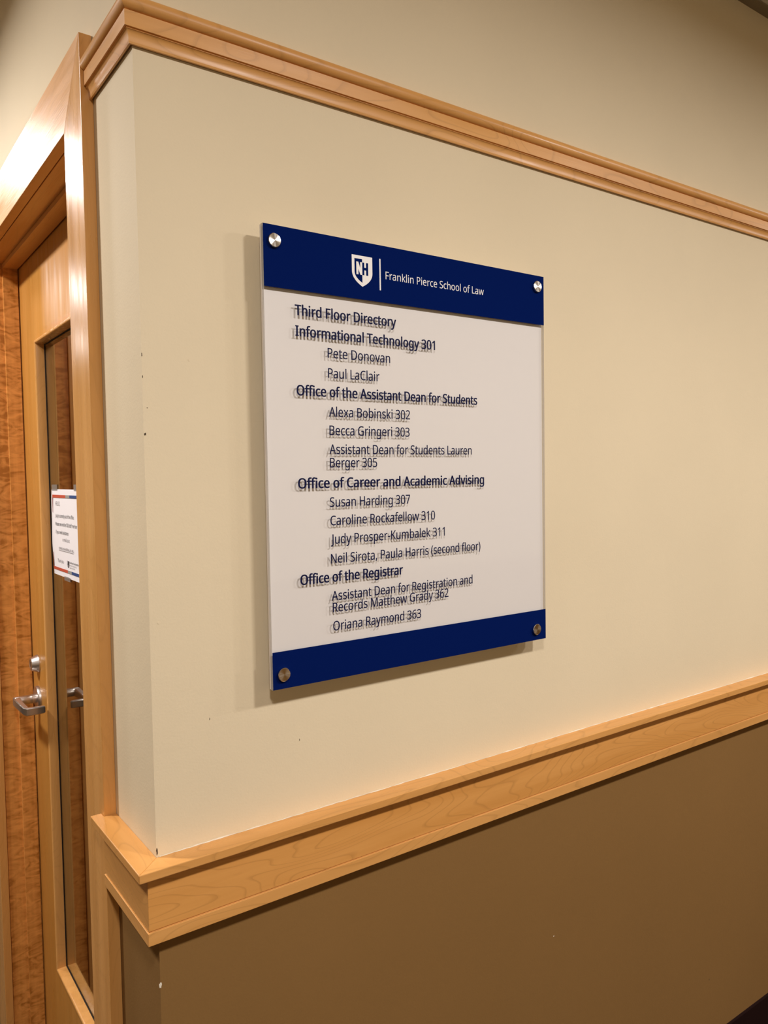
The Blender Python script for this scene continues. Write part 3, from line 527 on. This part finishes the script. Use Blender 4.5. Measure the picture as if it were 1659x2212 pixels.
def lettering(name, body, frame, left, right, base, cap, mat, parent, bold=0.0, slant=0.0):
    """body set between left and right along frame's u axis, on baseline v = base, with cap height `cap`"""
    vs, fs = text_outline(body)
    if bold > 0:             # heavier weight: the strokes laid side by side
        v0, f0 = vs, fs
        vs, fs = [], []
        for k, (dx, dy) in enumerate(((-1, 0), (-.5, .4), (0, -.4), (.5, .4), (1, 0), (-.5, -.4), (.5, -.4))):
            fs += [[i + len(vs) for i in f] for f in f0]
            vs += [Vector((v.x + dx * bold, v.y + dy * bold, k * 2e-6)) for v in v0]
    b2 = 0.4 * max(bold, 0)
    x0 = min(v.x for v in vs)
    x1 = max(v.x for v in vs)
    sx = (right - left) / (x1 - x0)
    sy = cap / (0.480 + 2 * b2)
    me = bpy.data.meshes.new(name)
    me.from_pydata([frame(left + (v.x - x0) * sx + slant * v.y * sy, base + (v.y + b2) * sy, v.z) for v in vs], [], fs)
    me.validate()
    return link_mesh(name, me, mat, parent)


def decal(name, polys, frame, mat, parent):
    """flat printed shapes: list of (u, v) polygons"""
    bm = bmesh.new()
    for p in polys:
        bm.faces.new([bm.verts.new(frame(u, v)) for u, v in p])
    bmesh.ops.triangulate(bm, faces=bm.faces, ngon_method='EAR_CLIP')
    me = bpy.data.meshes.new(name)
    bm.to_mesh(me)
    bm.free()
    return link_mesh(name, me, mat, parent)


# ------------------------------------------------------------------ room shell
T = 0.12                     # wall thickness
XF, YF = 7.0, 7.5            # far ends of the corridor and of the side hall
XB, YB = -3.0, -3.1          # opposite walls
RAILZ = 0.95                 # paint changes colour behind the chair rail
YN, YJ = 0.2916, 1.2126      # door opening in the left wall (jamb faces)
ZJ = 2.1514


def two_tone(name, foot, label):
    m = MB()
    m.prism(foot, 0, RAILZ, 1)
    m.prism(foot, RAILZ, CEIL, 0)
    return tag(m.build(name, [M_CREAM, M_TAN]), label, 'wall', kind='structure')


wall_front = two_tone('wall_front', [(0, 0), (XF, 0), (XF, T), (T, T)], 'cream and tan corridor wall that carries the blue and white directory')
JT = 0.02                    # jamb board thickness
m = MB()
near = [(0, 0), (T, T), (T, YN - JT), (0, YN - JT)]
far = [(0, YJ + JT), (T, YJ + JT), (T, YF), (0, YF)]
over = [(0, YN - JT), (T, YN - JT), (T, YJ + JT), (0, YJ + JT)]
for foot in (near, far):
    m.prism(foot, 0, RAILZ, 1)
    m.prism(foot, RAILZ, CEIL, 0)
m.prism(over, ZJ + JT, CEIL, 0)
wall_left = tag(m.build('wall_left', [M_CREAM, M_TAN]), 'cream wall around the corner, holding the wooden office door', 'wall', kind='structure')
two_tone('wall_back', [(XB - T, YB - T), (XF + T, YB - T), (XF + T, YB), (XB - T, YB)], 'cream and tan wall across the corridor behind the viewer')
two_tone('wall_side', [(XB - T, YB), (XB, YB), (XB, YF + T), (XB - T, YF + T)], 'cream and tan wall across the side hall from the door')
two_tone('wall_end', [(XF, YB), (XF + T, YB), (XF + T, T), (XF, T)], 'cream and tan wall closing the far end of the corridor')
two_tone('wall_hall_end', [(XB, YF), (T, YF), (T, YF + T), (XB, YF + T)], 'cream and tan wall closing the far end of the side hall')
m = MB()
m.box(XB - T, XF + T, YB - T, YF + T, -0.1, 0)
tag(m.build('floor', M_CARPET), 'dark carpet floor of the corridor', 'floor', kind='structure')
m = MB()
m.box(XB - T, XF + T, YB - T, YF + T, CEIL, CEIL + 0.1)
tag(m.build('ceiling', M_CEIL), 'pale ceiling over the corridor', 'ceiling', kind='structure')
# the dark office behind the glazed door
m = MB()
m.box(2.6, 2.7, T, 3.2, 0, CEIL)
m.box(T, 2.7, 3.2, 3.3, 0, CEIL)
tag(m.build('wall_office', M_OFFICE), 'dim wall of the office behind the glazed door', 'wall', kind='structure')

# ------------------------------------------------------------------ corner trims
YC = 0.1893                  # outer edge of the door casing
TC = 0.0198                  # casing thickness


def crown_profile():
    pr = [(0.0, 2.1900), (0.0032, 2.1880), (0.0032, 2.1690), (0.0062, 2.1690), (0.0070, 2.1712)]
    for k in range(0, 9):    # hollow cove rising outwards
        a = k / 8 * math.pi / 2
        pr.append((0.0072 + 0.0050 * (1 - math.cos(a)), 2.1718 + 0.0140 * math.sin(a)))
    pr += [(0.0112, 2.1866), (0.0112, 2.1880), (0.0142, 2.1880), (0.0142, 2.2090), (0.0110, 2.2094), (0.0110, 2.2106)]
    for k in range(0, 13):   # half-round bead
        a = -math.pi / 2 + k / 12 * math.pi
        pr.append((0.0098 + 0.0102 * math.cos(a), 2.2215 + 0.0108 * math.sin(a)))
    pr.append((0.0, 2.2326))
    return pr


for nm, side, far_, mt, lb in (('trim_1', 'x', XF, M_WX, 'moulded maple picture rail running along the wall above the directory'),
                               ('trim_2', 'y', YC - 0.0003, M_WY, 'short moulded maple rail return from the corner to the door casing')):
    m = MB()
    m.mitre(crown_profile(), side, far_)
    tag(m.build(nm, mt, smooth=32), lb, 'moulding', kind='structure')


def rail(nm, side, mt, apron_mat, lb):
    x = side == 'x'
    e = empty(nm, (0.5, -0.01, 0.9) if x else (-0.01, 0.1, 0.9), lb, 'chair rail', kind='structure')
    far_ = XF if x else YC - 0.0003
    # top board, notched round the casing on the door side
    if x:
        m = MB()
        m.mitre([(0, 1.0124), (0.0381, 1.0124), (0.0381, 1.0255), (0, 1.0255)], 'x', XF)
        m.build('top_board', mt, e, bevel=0.0012)
    else:
        m = MB()
        m.prism([(0, 0), (-0.0381, -0.0381), (-0.0381, 0.2035), (-TC - 0.0003, 0.2035), (-TC - 0.0003, YC - 0.0003), (0, YC - 0.0003)], 1.0124, 1.0255)
        m.build('top_board', mt, e, bevel=0.0012)
    m = MB()
    m.mitre([(0, 0.9318), (0.0212, 0.9318), (0.0212, 1.0080), (0.0188, 1.0080), (0.0188, 1.0122), (0, 1.0122)], side, far_)
    m.build('apron', apron_mat, e, bevel=0.0005)
    m = MB()
    m.mitre([(0, 0.9111), (0.0228, 0.9111), (0.0228, 0.9300), (0.0195, 0.9300), (0.0195, 0.9317), (0, 0.9317)], side, far_)
    m.build('lower_strip', mt, e, bevel=0.0006)
    return e


rail('trim_3', 'x', M_WX, M_APRON, 'maple chair rail along the wall below the directory')
rail_left = rail('trim_4', 'y', M_WY, M_WY, 'short maple chair rail return from the corner to the door casing')

# caulk smeared along the joint of wall and chair rail
random.seed(4)
m = MB()
n = 150
rows = []
for i in range(n + 1):
    x = 0.004 + 2.2 * (i / n) ** 1.25
    h = 0.0004 + 0.0016 * random.random() * (1.0 if random.random() < .6 else 0.15)
    w = 0.0007 + 0.0014 * random.random()
    rows.append([(x, -0.0001, 1.0256), (x, -w, 1.0256), (x, -0.0006, 1.0256 + h)])
m.loft(rows)
m.build('caulk_line', M_CAULK, bpy.data.objects['trim_3'])

# rubber baseboard along the front wall, and a dark-painted strip for the shade of the ceiling reveal
m = MB()
m.loft([[(0.0, 0.0, 0.0), (0.0, -0.006, 0.0), (0.0, -0.004, 0.012), (0.0, -0.004, 0.128), (0.0, -0.002, 0.1318), (0.0, 0.0, 0.132)],
        [(XF, 0.0, 0.0), (XF, -0.006, 0.0), (XF, -0.004, 0.012), (XF, -0.004, 0.128), (XF, -0.002, 0.1318), (XF, 0.0, 0.132)]])
tag(m.build('baseboard_front', M_RUBBER), 'dark rubber baseboard at the foot of the tan wall', 'baseboard', kind='structure')
m = MB()
m.box(0.001, XF, -0.028, 0, CEIL - 0.004, CEIL)
tag(m.build('reveal_shade_strip', M_REVEAL_SHADE), 'dark painted strip for the shadow reveal where the ceiling meets the wall', 'painted ceiling shade', kind='structure')

# ------------------------------------------------------------------ door casing and jamb
YI = 0.2946
ZT, ZI = 2.2693, 2.1514
cas = empty('trim_5', (-0.01, 0.24, 0), 'flat maple casing around the glazed office door', 'door casing', kind='structure')
yL, yR = YJ - 0.004, YJ - 0.004 + (YI - YC)


def mitred_board(nm, pts, mat):
    m = MB()
    m.loft([[(-TC, y, z) for y, z in pts], [(-0.0002, y, z) for y, z in pts]])
    return m.build(nm, mat, cas, bevel=0.0009)


mitred_board('casing_side', [(YC, 0), (YI, 0), (YI, ZI), (YC, ZT)], M_WZ)
mitred_board('casing_side', [(yL, 0), (yR, 0), (yR, ZT), (yL, ZI)], M_WZ)
mitred_board('casing_head', [(YC + .0002, ZT), (YI + .0002, ZI), (yL - .0002, ZI), (yR - .0002, ZT)], M_HEAD)

jam = empty('trim_6', (0.06, YJ, 0), 'maple door jamb set back inside the casing', 'door jamb', kind='structure')
JX0, JX1 = 0.0012, T
DX = 0.0807                  # door face
SX0, SX1 = 0.041, 0.0772     # stop
ST = 0.0125
MB().box(JX0, JX1, YJ, YJ + JT, 0, ZJ + JT).build('jamb_side', M_CURLY, jam, bevel=0.0008)
MB().box(JX0, JX1, YN - JT, YN, 0, ZJ + JT).build('jamb_side', M_WZ, jam, bevel=0.0008)
MB().box(JX0, JX1, YN, YJ, ZJ, ZJ + JT).build('jamb_head', M_HEAD, jam, bevel=0.0008)
MB().box(SX0, SX1, YJ - ST, YJ - .0001, 0, ZJ - ST).build('door_stop', M_CURLY, jam, bevel=0.0003)
MB().box(SX0, SX1, YN + .0001, YN + ST, 0, ZJ - ST).build('door_stop', M_WZ, jam, bevel=0.001)
MB().box(SX0, SX1, YN, YJ, ZJ - ST, ZJ - .0001).build('door_stop', M_HEAD, jam, bevel=0.001)

# ------------------------------------------------------------------ the door
door = empty('door_1', (DX, 0.75, 0), 'honey maple office door with a tall narrow glass lite and steel lever', 'door', kind='structure')
DY0, DY1, DZ0, DZ1 = YN + 0.003, YJ - 0.004, 0.008, ZJ - 0.003
GY0, GY1, GZ0, GZ1 = 0.470, 1.032, 0.292, 1.9235   # lite opening
DT = 0.0445
m = MB()
ys, zs = [DY0, GY0, GY1, DY1], [DZ0, GZ0, GZ1, DZ1]
for i in range(3):
    for j in range(3):
        if (i, j) != (1, 1):
            m.box(DX, DX + DT, ys[i], ys[i + 1], zs[j], zs[j + 1])
# weld the boxes into one ring slab
bmesh.ops.remove_doubles(m.bm, verts=m.bm.verts, dist=1e-6)
seen = {}
for f in list(m.bm.faces):
    k = tuple(sorted(v.index for v in f.verts)) if False else tuple(sorted((round(v.co.x, 5), round(v.co.y, 5), round(v.co.z, 5)) for v in f.verts))
    seen.setdefault(k, []).append(f)
bmesh.ops.delete(m.bm, geom=[f for fs in seen.values() if len(fs) > 1 for f in fs], context='FACES')
m.build('door_slab', M_DOOR, door)


def ring_frame(nm, prof, mat, smooth=None):
    """profile of (x, inset from the opening edge) carried round the lite opening"""
    m = MB()
    rings = []
    for (y, z, sy, sz) in ((GY0, GZ0, 1, 1), (GY1, GZ0, -1, 1), (GY1, GZ1, -1, -1), (GY0, GZ1, 1, -1)):
        rings.append([(x, y + sy * d, z + sz * d) for x, d in prof])
    rings.append(rings[0])
    m.loft(rings, caps=False)
    return m.build(nm, mat, door, smooth=smooth)


nose = [(DX + 0.0185, 0.0002), (DX + 0.0002, 0.0002), (DX - 0.0002, -0.0045)]
for k in range(0, 9):
    a = math.pi * k / 8
    nose.append((DX - 0.0042 * math.sin(a) - 0.0002, 0.0002 - 0.0045 * math.cos(a) + 0.0005))
nose += [(DX + 0.001, 0.0056), (DX + 0.0185, 0.0060)]
ring_frame('glazing_bead', nose, M_WZ, smooth=40)
ring_frame('glazing_gasket', [(DX + 0.0185, 0.0003), (DX + 0.0186, 0.0078), (DX + 0.0200, 0.0078), (DX + 0.0200, 0.0003)], M_DARK)
MB().box(DX + 0.0202, DX + 0.0262, GY0 + .0003, GY1 - .0003, GZ0 + .0003, GZ1 - .0003).build('glass_pane', M_GLASS, door)
ring_frame('glazing_bead', [(DX + 0.0265, 0.0003), (DX + DT, 0.0003), (DX + DT, 0.008), (DX + 0.0265, 0.006)], M_WZ)

# lever set: rose, hub, blade that returns to the door
LY, LZ = 1.1395, 0.990
lev = bpy.data.objects.new('lever_handle', None)
lev.location = (0, LY - 0.75, LZ)
lev.empty_display_size = 0.03
COL.objects.link(lev)
lev.parent = door
lev['label'] = 'satin steel lever handle'
MB().lathe((DX - .0001, LY, LZ), (-1, 0, 0), [(0, 0), (0, 0.0325), (0.0055, 0.0325), (0.0085, 0.0305), (0.0095, 0.027), (0.0095, 0)]).build('rose', M_STEEL, lev, smooth=40)
MB().lathe((DX - .0094, LY, LZ), (-1, 0, 0), [(0, 0), (0, 0.0125), (0.010, 0.0125), (0.0105, 0.0118), (0.0115, 0.0118), (0.0120, 0.0122), (0.050, 0.0115), (0.0535, 0.0095), (0.0545, 0)]).build('hub', M_STEEL, lev, smooth=40)


def lever_blade():
    m = MB()
    X0 = DX - 0.0095 - 0.046
    # centre line (x, y) of the blade and half sizes (thickness, height)
    path = [(X0 + .001, LY + 0.012, .0085, .0095), (X0, LY + 0.002, .0090, .0108), (X0 - .001, LY - 0.030, .0076, .0104), (X0, LY - 0.070, .0066, .0100),
            (X0 + .0015, LY - 0.108, .0064, .0098), (X0 + .0045, LY - 0.1145, .0064, .0098), (X0 + .012, LY - 0.116, .0062, .0098), (X0 + .041, LY - 0.116, .0060, .0096), (X0 + .0445, LY - 0.116, .0046, .0082)]
    rings = []
    for i, (x, y, t, h) in enumerate(path):
        a = path[max(i - 1, 0)]
        b = path[min(i + 1, len(path) - 1)]
        d = Vector((b[0] - a[0], b[1] - a[1], 0)).normalized()
        nrm = Vector((-d.y, d.x, 0))
        zc = LZ - 0.0015 * min(1, i / 3)
        ring = []
        c = 0.0022
        for u, v in ((t - c, h), (t, h - c), (t, -h + c), (t - c, -h), (-t + c, -h), (-t, -h + c), (-t, h - c), (-t + c, h)):
            ring.append((x + nrm.x * u, y + nrm.y * u, zc + v))
        rings.append(ring)
    m.loft(rings)
    return m.build('lever_blade', M_STEEL, lev, smooth=35)


lever_blade()
dead = MB()
dead.lathe((DX - .0001, 1.134, 1.0845), (-1, 0, 0), [(0, 0), (0, 0.0235), (0.0025, 0.0238), (0.0190, 0.0172), (0.0200, 0.0162), (0.0200, 0.0135), (0.0192, 0.0125), (0.0192, 0)])
dead_o = dead.build('deadbolt_cylinder', M_STEEL, door, smooth=18)
dead_o['label'] = 'satin steel deadbolt cylinder'
MB().box(DX - .0200, DX - .0191, 1.1328, 1.1352, 1.078, 1.091).build('key_slot', M_DARK, dead_o)

# ------------------------------------------------------------------ notice taped to the glass
PX = DX + 0.0202
notice = empty('paper_notice', (PX - 0.0006, 0.866, 1.337), 'white printed notice with red and blue border bands taped to the door glass', 'notice')


def nframe(lift):
    def f(u, v, d=0.0):
        bow = 0.0022 * math.sin(math.pi * (v - 1.337) / 0.216) * max(0, (u + 0.93) / -0.07 if u < -0.93 else 0)
        return (PX - 0.0007 - bow - lift - d, -u, v)
    return f


# u runs to the right as read (that is towards -y)
PU0, PU1, PV0, PV1 = -1.0045, -0.727, 1.3372, 1.5512
m = MB()
g = 14
vv = [[m.bm.verts.new(nframe(0)(PU0 + (PU1 - PU0) * i / g + (0.0018 * math.sin(j * .9) if i == 0 else 0), PV0 + (PV1 - PV0) * j / g)) for j in range(g + 1)] for i in range(g + 1)]
for i in range(g):
    for j in range(g):
        m.bm.faces.new((vv[i][j], vv[i + 1][j], vv[i + 1][j + 1], vv[i][j + 1]))
ps = m.build('sheet', M_PAPER, notice)
so = ps.modifiers.new('thickness', 'SOLIDIFY')
so.thickness = 0.0003
so.offset = 1.0
NF = nframe(0.0009)


def rect(u0, u1, v0, v1):
    return [(u0, v0), (u1, v0), (u1, v1), (u0, v1)]


for nm, mt, rs in (('red_band', M_RED, [rect(-0.9930, -0.8650, 1.5305, 1.5375), rect(-1.0020, -0.8652, 1.3500, 1.3570)]),
                   ('grey_band', M_GREY, [rect(-0.8650, -0.8285, 1.5305, 1.5375), rect(-0.8652, -0.8299, 1.3500, 1.3570)]),
                   ('blue_band', M_BLUEI, [rect(-0.8285, -0.7480, 1.5305, 1.5375), rect(-0.8299, -0.7500, 1.3500, 1.3570)])):
    for r in rs:
        decal(nm, [r], NF, mt, notice)
decal('border_line', [[(-0.9930, 1.5305), (-0.9885, 1.5305), (-0.9972, 1.357), (-1.0020, 1.357)]], NF, M_DRED, notice)
decal('border_line', [[(-0.7520, 1.5305), (-0.7480, 1.5305), (-0.7500, 1.357), (-0.7560, 1.357)]], NF, M_DRED, notice)
for body, u0, u1, v, cap, mt, bold, sl in (
        ('HELLO,', -0.9639, -0.9231, 1.5115, 0.0100, M_INKG, 0, 0),
        ('Judy is currently out of the office.', -0.9666, -0.7949, 1.4822, 0.0080, M_INK, 0.006, 0),
        ('Please see another CSO staff member', -0.9679, -0.7700, 1.4617, 0.0082, M_INK, 0.006, 0),
        ('if you need assistance', -0.9670, -0.8502, 1.4419, 0.0080, M_INK, 0.006, 0),
        ('or email us at:', -0.9080, -0.8404, 1.4250, 0.0080, M_INKG, 0, 0),
        ('career.services@law.unh.edu', -0.9459, -0.8058, 1.4034, 0.0072, M_INKG, 0, 0),
        ('Thank you', -0.9612, -0.9054, 1.3707, 0.0080, M_INKG, -0.006, 0.25),
        ('University of New Hampshire', -0.8486, -0.7667, 1.3752, 0.0046, M_INK, 0.012, 0),
        ('Franklin Pierce School of Law', -0.8486, -0.7860, 1.3692, 0.0034, M_INKG, 0, 0),
        ('Career Services Office', -0.8486, -0.8010, 1.3636, 0.0034, M_INKG, 0, 0)):
    lettering('printed_line', body, NF, u0, u1, v, cap, mt, notice, bold, sl)
decal('underline', [rect(-0.9461, -0.8060, 1.4006, 1.4014)], NF, M_INKG, notice)


def shield_outline(u0, u1, v_top, v_side, v_tip, n=10):
    c = (u0 + u1) / 2
    pts = [(u1, v_top), (u0, v_top), (u0, v_side)]
    for k in range(1, n + 1):
        a = k / n
        qu, qv = u0 + (c - u0) * 0.03, v_side + (v_tip - v_side) * 0.56
        pts.append(((1 - a) ** 2 * u0 + 2 * a * (1 - a) * qu + a * a * c, (1 - a) ** 2 * v_side + 2 * a * (1 - a) * qv + a * a * v_tip))
    right = [(2 * c - u, v) for u, v in pts[2:-1]][::-1]
    return pts + right


decal('shield_mark', [shield_outline(-0.8700, -0.8528, 1.3800, 1.3712, 1.3635)], NF, M_INK, notice)
NF2 = nframe(0.00105)
decal('shield_mark_inner', [[(-0.8690, 1.3788), (-0.8675, 1.3788), (-0.8675, 1.372), (-0.862, 1.3655), (-0.8600, 1.3662), (-0.8600, 1.3690), (-0.8640, 1.3710), (-0.8640, 1.3770), (-0.8610, 1.3770), (-0.8610, 1.3790), (-0.8690, 1.3790)]], NF2, M_PAPER, notice)
for u0, u1, v0, v1 in ((-0.9985, -0.9440, 1.5485, 1.5628), (-0.7860, -0.7400, 1.5485, 1.5628), (-0.9000, -0.8445, 1.3300, 1.3405)):
    f = nframe(0.0012)
    m = MB()
    m.loft([[f(u0, v0), f(u1, v0), f(u1, v1), f(u0, v1)], [(f(u0, v0)[0] + .00012,) + f(u0, v0)[1:], (f(u1, v0)[0] + .00012,) + f(u1, v0)[1:], (f(u1, v1)[0] + .00012,) + f(u1, v1)[1:], (f(u0, v1)[0] + .00012,) + f(u0, v1)[1:]]])
    m.build('tape', M_TAPE, notice)

# ------------------------------------------------------------------ the directory
SF = -0.0325                 # front face of the clear sheet
SX_0, SX_1, SZ_0, SZ_1 = 0.1768, 0.7806, 1.2456, 1.9517
BT, BB = 1.8588, 1.3039      # edges of the blue bands
sign = empty('directory_sign', (0.4875, -0.012, SZ_0), 'blue and white floor directory held off the cream wall by four steel standoffs', 'sign')
BACK0, BACK1 = -0.0261, -0.0220
MB().box(SX_0 + .0004, SX_1 - .0004, BACK0, BACK1, SZ_0 + .0004, SZ_1 - .0004).build('backing_panel', M_WHITE, sign)
m = MB()
m.box(SX_0, SX_1, SF, BACK0 - 0.0003, SZ_0, SZ_1)
clear = m.build('clear_sheet', [M_CLEAR, M_EDGE], sign)
for p in clear.data.polygons:
    p.material_index = 0 if abs(p.normal.y) > 0.5 else 1


def sframe(lift):
    return lambda u, v, d=0.0: (u, SF - lift - d, v)


def thin_slab(nm, poly, lift, mat):
    m = MB()
    m.loft([[(u, SF - 0.00002, v) for u, v in poly], [(u, SF - lift, v) for u, v in poly]])
    return m.build(nm, mat, sign)


thin_slab('blue_band', rect(SX_0 + .0006, SX_1, BT, SZ_1), 0.00018, M_BLUE)
thin_slab('blue_band', rect(SX_0 + .0006, SX_1, SZ_0, BB), 0.00018, M_BLUE)
HEADS = [
    ('Third Floor Directory', 0.2288, 0.4228, 1.8209),
    ('Informational Technology 301', 0.2289, 0.5066, 1.7892),
    ('Office of the Assistant Dean for Students', 0.2291, 0.6043, 1.6981),
    ('Office of Career and Academic Advising', 0.2282, 0.6194, 1.5539),
    ('Office of the Registrar', 0.2287, 0.4296, 1.4030)]
ENTRIES = [
    ('Pete Donovan', 0.2866, 0.4091, 1.7600),
    ('Paul LaClair', 0.2867, 0.3866, 1.7283),
    ('Alexa Bobinski 302', 0.2871, 0.4494, 1.6672),
    ('Becca Gringeri 303', 0.2873, 0.4479, 1.6378),
    ('Assistant Dean for Students Lauren', 0.2866, 0.5894, 1.6077),
    ('Berger 305', 0.2870, 0.3791, 1.5864),
    ('Susan Harding 307', 0.2856, 0.4468, 1.5234),
    ('Caroline Rockafellow 310', 0.2858, 0.5017, 1.4938),
    ('Judy Prosper-Kumbalek 311', 0.2860, 0.5235, 1.4639),
    ('Neil Sirota, Paula Harris (second floor)', 0.2854, 0.6085, 1.4327),
    ('Assistant Dean for Registration and', 0.2857, 0.5883, 1.3726),
    ('Records Matthew Grady 362', 0.2871, 0.5304, 1.3538),
    ('Oriana Raymond 363', 0.2873, 0.4676, 1.3238)]
for body, u0, u1, v in HEADS:
    lettering('heading_lettering', body, sframe(0.0001), u0, u1, v, 0.0162, M_NAVYTXT, sign, 0.021)
for body, u0, u1, v in ENTRIES:
    lettering('entry_lettering', body, sframe(0.0001), u0, u1, v, 0.0154, M_NAVYTXT, sign, 0.008)
lettering('school_lettering', 'Franklin Pierce School of Law', sframe(0.0003), 0.4022, 0.6229, 1.8978, 0.0126, M_VINYLW, sign, 0.0)
decal('divider_line', [rect(0.3897, 0.3923, 1.8782, 1.9294)], sframe(0.0003), M_VINYLW, sign)
U0, U1, VT, VS, VB = 0.3354, 0.3755, 1.9289, 1.9020, 1.8795
UM = (U0 + U1) / 2
emblem = decal('shield_emblem', [shield_outline(U0, U1, VT, VS, VB)], sframe(0.0003), M_VINYLW, sign)
emblem['label'] = 'white shield with the letters NH'
inner = [p for p in shield_outline(U0 + .0050, U1 - .0050, VT - .0053, VS, VB + .0062) if p[0] <= UM + 1e-6]
inner = [(UM, VT - .0053)] + [p for p in inner if p[1] < VT - .0054 or p[0] < UM - .001]
decal('shield_field', [inner], sframe(0.0004), M_BLUE, emblem)
nz0, nz1 = 1.8983, 1.9186
a, b, w = 0.3439, UM, 0.0040
decal('letter_n', [[(a, nz0), (a + w, nz0), (a + w, nz1 - .011), (b - w, nz0), (b, nz0), (b, nz1), (b - w, nz1), (b - w, nz0 + .0105), (a + w, nz1), (a, nz1)]], sframe(0.0005), M_VINYLW, emblem)
a, b = UM, 0.3671
zm = (nz0 + nz1) / 2
decal('letter_h', [rect(a, a + w, nz0, nz1), rect(b - w, b, nz0, nz1), rect(a + w, b - w, zm - .0022, zm + .0022)], sframe(0.0004), M_BLUE, emblem)
for sx, sz in ((0.1948, 1.9276), (0.7598, 1.9300), (0.1950, 1.2684), (0.7521, 1.2672)):
    cap = MB().lathe((0, 0, 0), (0, -1, 0), [(0, 0), (0, 0.0106), (0.0042, 0.0106), (0.0050, 0.0098), (0.0050, 0)], n=64).build('standoff_cap', M_CAP, sign, smooth=30)
    cap.location = (sx, SF - 0.0002, sz)
    post = MB().lathe((sx, BACK1 + .0002, sz), (0, 1, 0), [(0, 0), (0, 0.008), (-BACK1 - .0004, 0.008), (-BACK1 - .0004, 0)], n=32).build('standoff_post', M_STEEL, sign, smooth=30)

# ------------------------------------------------------------------ wear on the paint
def chip(nm, parent, mat, ctr, plane, rx, rz, seed, lift=0.0003):
    random.seed(seed)
    bm = bmesh.new()
    vs = []
    for k in range(11):
        a_ = 2 * math.pi * k / 11
        r_ = 0.6 + 0.6 * random.random()
        du, dv = math.cos(a_) * rx * r_, math.sin(a_) * rz * r_
        vs.append((ctr[0] + du, -lift, ctr[1] + dv) if plane == 'y' else (-lift, ctr[0] + du, ctr[1] + dv))
    lo = [bm.verts.new(v) for v in vs]
    hi = [bm.verts.new((v[0], 0.0001, v[2]) if plane == 'y' else (0.0001, v[1], v[2])) for v in vs]
    bm.faces.new(lo)
    for k in range(11):
        bm.faces.new((lo[k], lo[(k + 1) % 11], hi[(k + 1) % 11], hi[k]))
    bmesh.ops.recalc_face_normals(bm, faces=bm.faces)
    me = bpy.data.meshes.new(nm)
    bm.to_mesh(me)
    bm.free()
    return link_mesh(nm, me, mat, parent)


chip('paint_scuff', wall_front, M_SCUFF, (0.0019, 1.6359), 'y', 0.0016, 0.0022, 1)
chip('paint_scuff', wall_front, M_SCUFF, (0.0060, 1.6731), 'y', 0.0006, 0.0008, 2)
chip('paint_scuff', wall_front, M_SCUFF, (0.0004, 1.7473), 'y', 0.0007, 0.0030, 3)
chip('paint_scuff', wall_front, M_SCUFF, (0.0008, 1.7170), 'y', 0.0006, 0.0024, 4)
chip('paint_scuff', wall_front, M_SCUFF, (0.0009, 1.0335), 'y', 0.0012, 0.0050, 5)
chip('paint_chip', wall_front, M_CHIP, (0.0001, 0.8350), 'y', 0.0020, 0.0048, 6)
chip('paint_blob', wall_front, M_CREAM, (0.0696, 1.7446), 'y', 0.0018, 0.0022, 7)
chip('paint_scuff', wall_front, M_SCUFF, (0.0869, 1.2116), 'y', 0.0005, 0.0020, 8)
chip('paint_scuff', wall_front, M_SCUFF, (0.2394, 1.1474), 'y', 0.0005, 0.0022, 9)
chip('paint_blob', wall_front, M_CREAM, (0.0135, 1.3656), 'y', 0.0022, 0.0022, 10)
chip('paint_scuff', wall_front, M_SCUFF, (1.4058, 0.2826), 'y', 0.0008, 0.0024, 11)
chip('paint_chip', wall_front, M_CHIP, (0.8339, 0.6045), 'y', 0.0018, 0.0010, 12)

# ------------------------------------------------------------------ lamps in the ceiling
for lx, ly, lw in LAMPS:
    MB().lathe((lx, ly, CEIL), (0, 0, -1), [(0, 0.114), (0, 0.134), (0.005, 0.132), (0.007, 0.116), (0.007, 0.113), (0, 0.113)], n=40).build('downlight_ring', M_VINYLW, bpy.data.objects['ceiling'], smooth=40)
